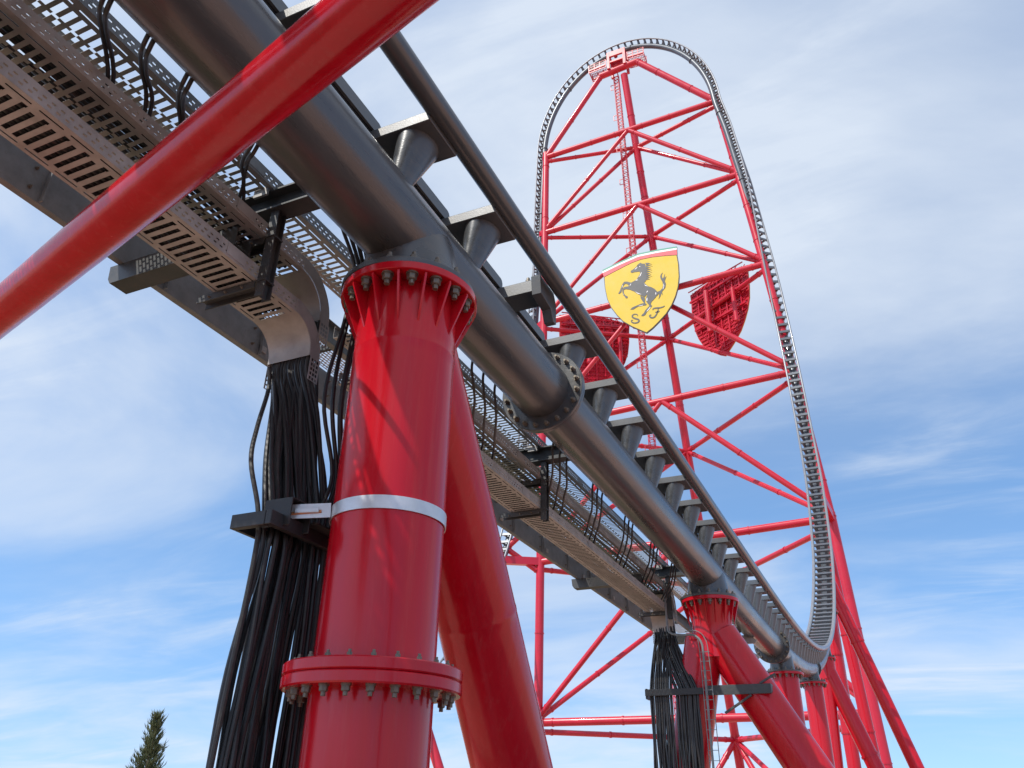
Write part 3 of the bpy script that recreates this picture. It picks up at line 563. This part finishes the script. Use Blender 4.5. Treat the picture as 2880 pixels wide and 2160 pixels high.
def tray(y0, y1, z, label, bot, fill, bend=None):
    t = thing('cable_tray', (lerp(XA, XB, .5), y0, z), label, 'cable tray', 'perforated cable trays')
    m = MB(); sheet(m, (XA, y0, z), (0, 1, 0), (1, 0, 0), y1 - y0, bot); solid(obj('bottom', m, GALV, t, 0))
    for x in (XA, XB):
        m = MB(); sheet(m, (x, y0, z), (0, 1, 0), (0, 0, 1), y1 - y0, side)
        d = .018 if x == XA else -.018
        m.quad((x, y0, z + .15), (x, y1, z + .15), (x + d, y1, z + .15), (x + d, y0, z + .15)); solid(obj('side_wall', m, GALV, t, 0))
    yy = y0 + 1.2
    while yy < y1 - .3:                       # splice plates and clips between the three metre lengths
        obj('splice_plate', MB().bb(XB + .003, XB + .008, yy - .12, yy + .12, z + .02, z + .13), GALV, t, 0); yy += 3.0
    if bend:                                  # the tray's end sweeps down through a quarter turn
        r = bend; m = MB(); n_ = 28; sw = MB(); P = []
        for k in range(n_ + 1):
            a = math.pi / 2 * k / n_; P.append((y1 + r * math.sin(a), z - r + r * math.cos(a), y1 + (r + .15) * math.sin(a), z - r + (r + .15) * math.cos(a)))
        P.append((y1 + r, z - r - .04, y1 + r + .15, z - r - .04))
        for a, b in zip(P, P[1:]): m.quad((XA, a[0], a[1]), (XB, a[0], a[1]), (XB, b[0], b[1]), (XA, b[0], b[1]))
        solid(obj('bend_plate', m, GALV, t, 0))
        for x in (XA - .004, XB + .004):
            m = MB()
            for a, b in zip(P, P[1:]): m.quad((x, a[0], a[1]), (x, b[0], b[1]), (x, b[2], b[3]), (x, a[2], a[3]))
            solid(obj('bend_wall', m, GALV, t, 0))
            m = MB(); sheet(m, (x + (.006 if x > -5 else -.006), y1 + r + .01, z - r - .30), (0, 0, 1), (0, 1, 0), .26, [(0, .02, 0, 0, 0), (.02, .05, .05, .033, .01), (.05, .06, 0, 0, 0), (.06, .09, .05, .033, .01), (.09, .10, 0, 0, 0), (.10, .13, .05, .033, .01), (.13, .15, 0, 0, 0)]); solid(obj('end_plate', m, GALV, t, 0))
    if fill:
        m = MB()
        for k in range(fill):
            x0 = lerp(XA + .05, XB - .05, (k + .5) / fill); pts = []
            for j in range(int((y1 - y0) / .5) + 1): pts.append((x0 + random.uniform(-.012, .012), min(y1, y0 + j * .5), z + .03 + .012 * (k % 3) + random.uniform(-.004, .006)))
            m.sweep(pts, .019, 6)
        tag(obj('cable_fill', m, RUB, t), None, None, kind='stuff')
    return t
tray(-9, 5.06, TZ[0], 'lowest cable tray before the foreground column, bending down at its end', botA, 17, .30)
tray(-9, 5.06, TZ[1], 'middle cable tray before the foreground column, bending down behind the lowest one', botB, 9, .36)
tray(-9, 24.5, TZ[2], 'topmost cable tray beside the spine, sky showing through its slots', botB, 0)
tray(6.5, 19.35, TZ[0], 'lowest cable tray between the foreground column and the forked pier', botA, 12, .34)
tray(6.3, 19.6, TZ[1], 'middle cable tray between the foreground column and the forked pier', botB, 6, .34)
# hangers
def hanger(y, label, low=True):
    h = thing('tray_hanger', (XB + .06, y, 7.0), label, 'bracket', 'tray hangers')
    arm = MB(); arm.bb(-5.42, -4.10, y - .10, y + .10, 6.70, 6.72); arm.bb(-5.42, -4.10, y - .10, y + .10, 6.93, 6.95); arm.bb(-5.42, -4.02, y - .008, y + .008, 6.722, 6.928)
    obj('arm', arm, STEEL, h, 30)
    g_ = MB(); g_.poly([(-4.32, y, 6.952), (-4.05, y, 7.03), (-4.05, y, 6.952)], (0, 1, 0), .015); obj('rib', g_, STEEL, h, 0)
    obj('clamp', MB().bb(-4.95, -4.78, y - .13, y - .105, 6.88, 6.98), GALV, h, 30)
    po = MB(); x = XB + .055; po.bb(x - .05, x + .05, y - .055, y - .045, 5.70, 6.698); po.bb(x - .05, x + .05, y + .045, y + .055, 5.70, 6.698); po.bb(x - .004, x + .004, y - .044, y + .044, 5.70, 6.698)
    obj('post', po, STEEL, h, 30)
    for z in (TZ[0], TZ[1]):
        c = MB(); c.bb(-5.46, -4.64, y - .065, y + .065, z - .025, z - .010); c.bb(-5.46, -4.76, y - .065, y - .055, z - .085, z - .026); c.bb(-5.46, -4.76, y + .055, y + .065, z - .085, z - .026)
        ob = obj('cross_bar', c, STEEL, h, 30)
        for k in range(3): put_bolt(V((-5.3 + k * .2, y - .066, z - .055)), (0, -1, 0), ob, .32, k)
    return h
hanger(-2.6, 'steel tray hanger nearest the top left corner, mostly behind the red tube')
hanger(4.55, 'steel tray hanger carrying the trays just before the foreground column')
hanger(11.35, 'steel tray hanger midway between the foreground column and the forked pier')
hanger(19.2, 'steel tray hanger next to the forked pier')
# walkway
wk = thing('walkway', (-5.9, 6, 6.42), 'galvanised walkway with perforated planks running along the far side of the trays', 'walkway')
def channel(x, y0, y1, z0, z1, d):
    m = MB(); m.bb(x - .005, x + .005, y0, y1, z0, z1)
    a, b = sorted((x + d * .006, x + d * .075)); m.bb(a, b, y0, y1, z0, z0 + .008); m.bb(a, b, y0, y1, z1 - .008, z1); return m
obj('stringer', channel(-6.40, -9, 26, 6.42, 6.86, -1), AGED, wk, 30); obj('stringer', channel(-5.62, -9, 26, 6.56, 6.86, 1), AGED, wk, 30)
for k in range(23):
    y = -8.7 + 1.5 * k; st = obj('stiffener', MB().bb(-6.393, -6.34, y, y + .012, 6.43, 6.85), AGED, wk, 0)
    for z in (6.52, 6.74): put_bolt(V((-6.394, y - .12, z)), (1, 0, 0), st, .45, k)
yy = -9.0
plk = MB(); sheet(plk, (0, 0, 0), (0, 1, 0), (1, 0, 0), 2.96, [(0, .012, 0, 0, 0)] + sum([[(.012 + k * .048, .042 + k * .048, .066, .052, .02 + .03 * (k % 2)), (.042 + k * .048, .060 + k * .048, 0, 0, 0)] for k in range(15)], []))
plm = plk.mesh('plank', GALV, 0)
while yy < 25:
    o = bpy.data.objects.new('plank', plm); C.objects.link(o); o.parent = wk; o.matrix_parent_inverse = Matrix.Translation(-wk.location); o.location = (-6.37, yy, 6.872); solid(o, .004); yy += 3.0
yy = -8.0
while yy < 26:
    obj('cross_member', MB().bb(-6.394, -5.63, yy, yy + .05, 6.78, 6.855), STEEL, wk, 30); yy += 1.5
for yb, nm in ((-8.6, 0), (4.28, 0), (17.55, 0), (25.0, 0)):
    m = MB(); z0, z1_ = 6.20, 6.417; x0 = -6.58
    m.poly([(x0 + .06, yb, z0), (-4.9, yb, z0), (-4.9, yb, z1_), (x0, yb, z1_), (x0 + .02, yb, z0 + .06)], (0, 1, 0), .012)
    m.poly([(x0 + .06, yb + .20, z0), (-4.9, yb + .20, z0), (-4.9, yb + .20, z1_), (x0, yb + .20, z1_), (x0 + .02, yb + .20, z0 + .06)], (0, 1, 0), .012)
    m.bb(x0 + .06, -4.9, yb + .013, yb + .199, z0, z0 + .012); m.bb(x0, -5.5, yb + .013, yb + .199, z1_ - .012, z1_)
    obj('bracket', m, STEEL, wk, 30)
for k in range(14):
    obj('clip', MB().bb(-6.39, -6.375, -7.5 + k * 2.3, -7.38 + k * 2.3, 6.50, 6.58), GALV, wk, 0)
# bundle of cables dropping from the tray bends beside pier one
def bundle(name, loc, label, routes, r, mats=RUB):
    b = thing(name, loc, label, 'cables'); 
    for k, pts in enumerate(routes): obj('cable', MB().sweep(crom(pts, 6), r * random.choice((.7, .9, 1, 1, 1.1, 1.25)), 8), (mats, mats, RUB2)[k % 3], b)
    return b
rt = []
nC = 44
for k in range(nC):
    u = (k % 15 + random.uniform(.1, .9)) / 15; d = k // 15
    x0 = lerp(XA + .03, XB - .03, u); y0 = 5.40 + .04 * d
    if d == 2: y0 = 5.46 + random.uniform(0, .06); z0 = 6.0; x0 = lerp(XA + .15, XB - .01, u)
    else: z0 = 5.58
    yb = lerp(4.97, 5.78, u) ; xb = -4.52 - .045 * d - random.uniform(0, .05)
    wob = lambda a: random.uniform(-a, a)
    rt.append([(x0, y0, z0 + .03), (x0, y0, z0 - .17), (lerp(x0, xb, .32) + wob(.02), lerp(y0, yb, .32) + wob(.03), 5.0), (lerp(x0, xb, .68) + wob(.03), lerp(y0, yb, .72) + wob(.04), 4.35), (xb, yb, 3.70), (xb + wob(.02), yb + wob(.02), 3.35), (xb - .02 + wob(.03), lerp(4.93, 5.80, u) + wob(.025), 2.5), (xb - .02 + wob(.03), lerp(4.88, 5.80, u) + wob(.02), 1.75), (xb, lerp(4.83, 5.80, u), .6), (xb, lerp(4.8, 5.75, u), .02)])
rt.append([(-5.22, 5.34, 5.5), (-5.2, 5.36, 5.25), (-5.02, 5.12, 4.7), (-4.82, 4.92, 4.25), (-4.64, 4.93, 3.75), (-4.6, 4.93, 3.3), (-4.6, 4.86, 1.8), (-4.6, 4.85, .02)])
for k in range(5):                      # looser ones between the bundle and the column, from the topmost tray
    y0 = 5.35 + .09 * k; rt.append([(-4.45 + .03 * k, y0 - .15, 6.95), (-4.42, y0 + .12, 6.55), (-4.45 - .04 * (k % 2), y0 + .10, 5.9), (-4.46 + .03 * (k % 3), y0 - .02, 5.0), (-4.42, 5.55 + .06 * k, 4.3), (-4.44, 5.45 + .08 * k, 3.75), (-4.45, 5.5 + .07 * k, 2.6), (-4.45, 5.5 + .07 * k, .02)])
bundle('cable_bundle', (-4.6, 5.4, 0), 'thick bundle of black cables hanging beside the foreground column', rt, .0195)
# band and bracket on pier one
cl = thing('cable_clamp', (-3.75, 5.55, 3.70), 'silver steel band round the foreground column holding a black cable bracket', 'clamp')
bd = MB(); zb = 3.72
bd.loft([(V((*c1, zb)), X, Y, .4865, .4865), (V((*c1, zb)), X, Y, .496, .496), (V((*c1, zb + .112)), X, Y, .496, .496), (V((*c1, zb + .112)), X, Y, .4865, .4865)], 64, (False, False)); obj('band', bd, GALVB, cl, 30)
tn = V((-.63, -.78, 0)); e0 = V((c1[0], c1[1], zb + .07)) + V((-.50 * .78 - .02, -.50 * .63, 0)) 
ea = V((-4.16, 5.16, zb + .068)); eb = V((-4.44, 5.02, zb + .045))
d_ = (eb - ea).normalized(); up_ = V((0, 0, 1)); sd = -d_.cross(up_).normalized()
obj('band_end', MB().box((ea + eb) / 2 + V((.05, 0, 0)), (eb - ea).length / 2 + .03, .006, .062, d_, sd, sd.cross(d_)), GALVB, cl, 30)
obj('lug', MB().box((ea + eb) / 2 + sd * .02 + V((.04, 0, 0)), .10, .014, .022, d_, sd, sd.cross(d_)), GALVB, cl, 30, .004)
obj('rod', MB().tube(ea + sd * .03 - V((0, 0, .012)), eb + d_ * .17 + sd * .03 - V((0, 0, .03)), .014, n=12), COPPER, cl)
obj('bracket_bar', MB().bb(-4.42, -4.36, 4.78, 5.95, zb - .13, zb - .01).bb(-4.78, -4.425, 4.78, 4.84, zb - .13, zb - .01).bb(-4.78, -4.425, 5.89, 5.95, zb - .13, zb - .01).bb(-4.78, -4.74, 4.845, 5.885, zb - .13, zb - .01), BLKS, cl, 30, .005)
bx = MB(); bx.bb(-4.58, -4.30, 4.93, 4.945, zb - .10, zb + .14); bx.bb(-4.58, -4.30, 5.185, 5.20, zb - .10, zb + .14); bx.bb(-4.585, -4.57, 4.946, 5.184, zb - .10, zb + .14); bx.bb(-4.58, -4.30, 4.946, 5.184, zb + .13, zb + .142); bx.bb(-4.36, -4.24, 5.21, 5.9, zb - .02, zb + .0)
obj('bracket_box', bx, BLKS, cl, 30, .004)
# bundle at pier two
rt = []
for k in range(46):
    u = (k % 23 + random.uniform(.15, .85)) / 23; d = k // 23
    x0 = lerp(XA + .03, XB - .03, (u * 2) % 1.0); y0 = 19.72 + .04 * d; hi2 = u > .5
    xb = lerp(-5.16, -4.66, u * 2) if not hi2 else lerp(-4.58, -4.08, u * 2 - 1); yb = 18.72 + .05 * d
    wob = lambda a: random.uniform(-a, a)
    rt.append([(x0, y0, (TZ[1] if hi2 else TZ[0]) - .30), (lerp(x0, xb, .10) + wob(.02), y0 - .06, 5.35), (lerp(x0, xb, .33) + wob(.02), lerp(y0, yb, .35) + wob(.03), 5.0), (lerp(x0, xb, .56) + wob(.02), lerp(y0, yb, .60) + wob(.03), 4.66), (lerp(x0, xb, .79), lerp(y0, yb, .82), 4.33), (xb, yb, 4.0), (xb, yb, 3.65), (xb + wob(.015), yb + wob(.02), 3.0), (xb + wob(.03), yb + wob(.05), 2.2), (xb, yb, .02)])
bundle('cable_bundle', (-4.6, 18.7, 0), 'two black cable bundles hanging in front of the forked pier', rt, .021)
c2b = thing('cable_clamp', (-4.0, 18.8, 3.95), 'dark steel bar strapping the cables to the forked pier', 'clamp')
obj('bracket_bar', MB().bb(-5.25, -3.95, 18.60, 18.63, 3.92, 4.06).bb(-5.25, -5.21, 18.64, 18.9, 3.86, 4.08), BLKS, c2b, 30, .004)
obj('bracket_bar', MB().bb(-3.94, -2.52, 18.80, 18.86, 3.92, 4.12).bb(-2.60, -2.52, 18.87, 19.5, 3.96, 4.12), STEEL, c2b, 30, .004)
obj('strap', MB().bar((-3.55, 18.84, 3.55), (-2.95, 18.84, 3.90), .05, .02).bar((-2.75, 18.84, 4.13), (-2.42, 18.9, 4.32), .06, .02), STEEL, c2b, 30)
cd_ = thing('conduit', (-4.2, 18.7, 0), 'grey metal conduit with a thin cable ladder beside the forked pier', 'conduit')
obj('pipe', MB().sweep(crom([(-4.75, 19.0, 6.6), (-4.72, 18.95, 5.6), (-4.66, 18.9, 5.33), (-4.35, 18.72, 5.22), (-4.05, 18.6, 5.18), (-3.88, 18.58, 5.0), (-3.86, 18.58, 4.6), (-3.86, 18.58, 3.0), (-3.86, 18.58, .05)], 6), .026, 8), AGED, cd_)
cl2 = MB(); arc_ = crom([(-4.25, 18.66, 5.28), (-3.98, 18.6, 5.27), (-3.80, 18.58, 5.1), (-3.74, 18.58, 4.7), (-3.72, 18.58, 3.0), (-3.72, 18.58, .05)], 8); arc2 = crom([(-4.0, 18.66, 5.12), (-3.96, 18.6, 5.08), (-3.94, 18.58, 4.9), (-3.93, 18.58, 4.6), (-3.93, 18.58, 3.0), (-3.93, 18.58, .05)], 8)
cl2.sweep(arc_, .010, 5); cl2.sweep(arc2, .010, 5)
for k in range(24): z = .2 + k * .2; cl2.bar((-3.93, 18.58, z), (-3.72, 18.58, z), .006, .006)
obj('cable_ladder', cl2, AGED, cd_, 0)
# feeder cables from the stators into the trays
def feeders(ys, deep, label, pair=True):
    f = thing('feeder_cable_set', (-4.3, ys[0], 6.6), label, 'cables', 'feeder cables between spine and trays')
    for y in ys:
        for q in ((0, .05) if pair else (0,)):
            j = random.uniform(-.03, .03)
            if deep: pts = [(-4.0, y + q - .1, 6.9), (-4.2, y + q, 6.62), (-4.3, y + q + .22, 6.46), (-4.40, y + q + .46 + j, 6.34), (-4.54, y + q + .72, 6.24), (-4.68, y + q + .98 + j, 6.17), (-4.80, y + q + 1.18, 6.10), (-4.92, y + q + 1.3, 5.95)]
            else: pts = [(-4.0, y + q - .05, 6.60), (-4.14, y + q, 6.44), (-4.30, y + q + .10, 6.50), (-4.48, y + q + .25, 6.585), (-4.64, y + q + .42 + j, 6.63), (-4.78, y + q + .56, 6.60), (-4.88, y + q + .62, 6.48)]
            obj('cable', MB().sweep(crom(pts, 5), .0175, 8), RUB, f)
feeders([2.05], False, 'pair of black feeder cables looping to the trays, nearest the top left edge')
feeders([2.42], False, 'second pair of looping black feeder cables from the top left')
feeders([2.80], False, 'third pair of looping black feeder cables, just above the red tube')
feeders([3.55], False, 'pair of black feeder cables looping to the trays just below the red tube')
feeders([7.75, 8.07, 8.42], True, 'three black feeder cables right of the foreground column', False)
feeders([10.5, 10.8, 11.1], True, 'three black feeder cables by the midway tray hanger', False)
feeders([12.35, 12.6, 12.85], True, 'three black feeder cables just past the midway tray hanger', False)
feeders([14.2, 14.45, 14.7], True, 'three black feeder cables second group past the midway tray hanger', False)
feeders([16.0, 16.25, 16.5], True, 'three black feeder cables third group past the midway tray hanger', False)
feeders([17.7, 17.9, 18.1], True, 'three black feeder cables closest to the forked pier', False)
# stepped arms beyond pier two
ar = thing('bracket_stack', (-3.75, 25.5, 5.5), 'grey bracket arms with chamfered tips sticking out beyond the forked pier', 'bracket')
for k, z in enumerate((6.15, 5.72, 5.28)):
    obj('arm', MB().poly([(-4.6, 25.5 + .2 * k, z), (-3.72, 25.5 + .2 * k, z + .02), (-3.66, 25.5 + .2 * k, z + .10), (-3.9, 25.5 + .2 * k, z + .26), (-4.6, 25.5 + .2 * k, z + .28)], (0, 1, 0), .10), GALV, ar, 30)
obj('post', MB().bb(-4.72, -4.60, 25.4, 26.1, 5.1, 6.7), STEEL, ar, 30)
rt = []
for k in range(6): rt.append([(-4.1 + .02 * k, 24.9 + .1 * k, 6.8), (-4.18, 24.9 + .1 * k, 6.2), (-4.05 - .03 * (k % 3), 24.95 + .1 * k, 5.7), (-4.2, 24.9 + .1 * k, 5.2), (-4.6, 24.9 + .1 * k, 5.0)])
bundle('cable_bundle', (-4.1, 25, 5), 'short loop of black cables right behind the forked pier', rt, .02)

# ---------------------------------------------------------------- conifer tip at the lower left
tr = thing('conifer_tree', (-43.6, 40.6, 0), 'slender dark green conifer tip at the lower left against the sky', 'tree')
obj('trunk', MB().sweep([(-43.6, 40.6, 0), (-43.62, 40.6, 2.5), (-43.5, 40.6, 5), (-43.42, 40.6, 6.6)], .10, 8), BARK, tr)
cr = MB(); base = V((-43.6, 40.6, 0))
def blade(p, d, ln, w_):
    x, y, z = basis(d); a = random.uniform(0, 6.28); q = x * math.cos(a) + y * math.sin(a); bend_ = V((0, 0, .25 * ln))
    i = len(cr.v); m_ = p + d * (ln * .5); e = p + d * ln + bend_
    cr.v += [p - q * w_ * .6, p + q * w_ * .6, m_ + q * w_, m_ - q * w_, e]; cr.f += [(i, i + 1, i + 2, i + 3), (i + 3, i + 2, i + 4)]
random.seed(21)
for k in range(460):
    h = 6.5 - 5.8 * (random.random() ** .72); t = (6.7 - h); rad = min(1.25, .13 + .265 * t) * random.uniform(.15, 1.0)
    a = random.uniform(0, 6.283); out = V((math.cos(a), math.sin(a), 0)); root_ = base + V((.13 * max(0, (h - 4.2)) * .35, 0, h)) + out * rad * .35
    br_d = (out * random.uniform(.35, .8) + V((0, 0, random.uniform(.5, 1.0)))).normalized(); bl = .25 + rad * .75
    for j in range(22):
        p = root_ + br_d * (bl * random.random()); dd = (br_d + V((random.uniform(-.5, .5), random.uniform(-.5, .5), random.uniform(-.2, .5)))).normalized()
        blade(p, dd, random.uniform(.12, .40), random.uniform(.012, .028))
for k in range(120):
    p = base + V((.16, 0, 5.85 + random.random() * .75)) + V((random.uniform(-.05, .05), random.uniform(-.05, .05), 0)); blade(p, V((random.uniform(-.35, .4), random.uniform(-.3, .3), 1)).normalized(), random.uniform(.12, .3), .018)
me = cr.mesh('crown', LEAF, 0); link('crown', me, tr)
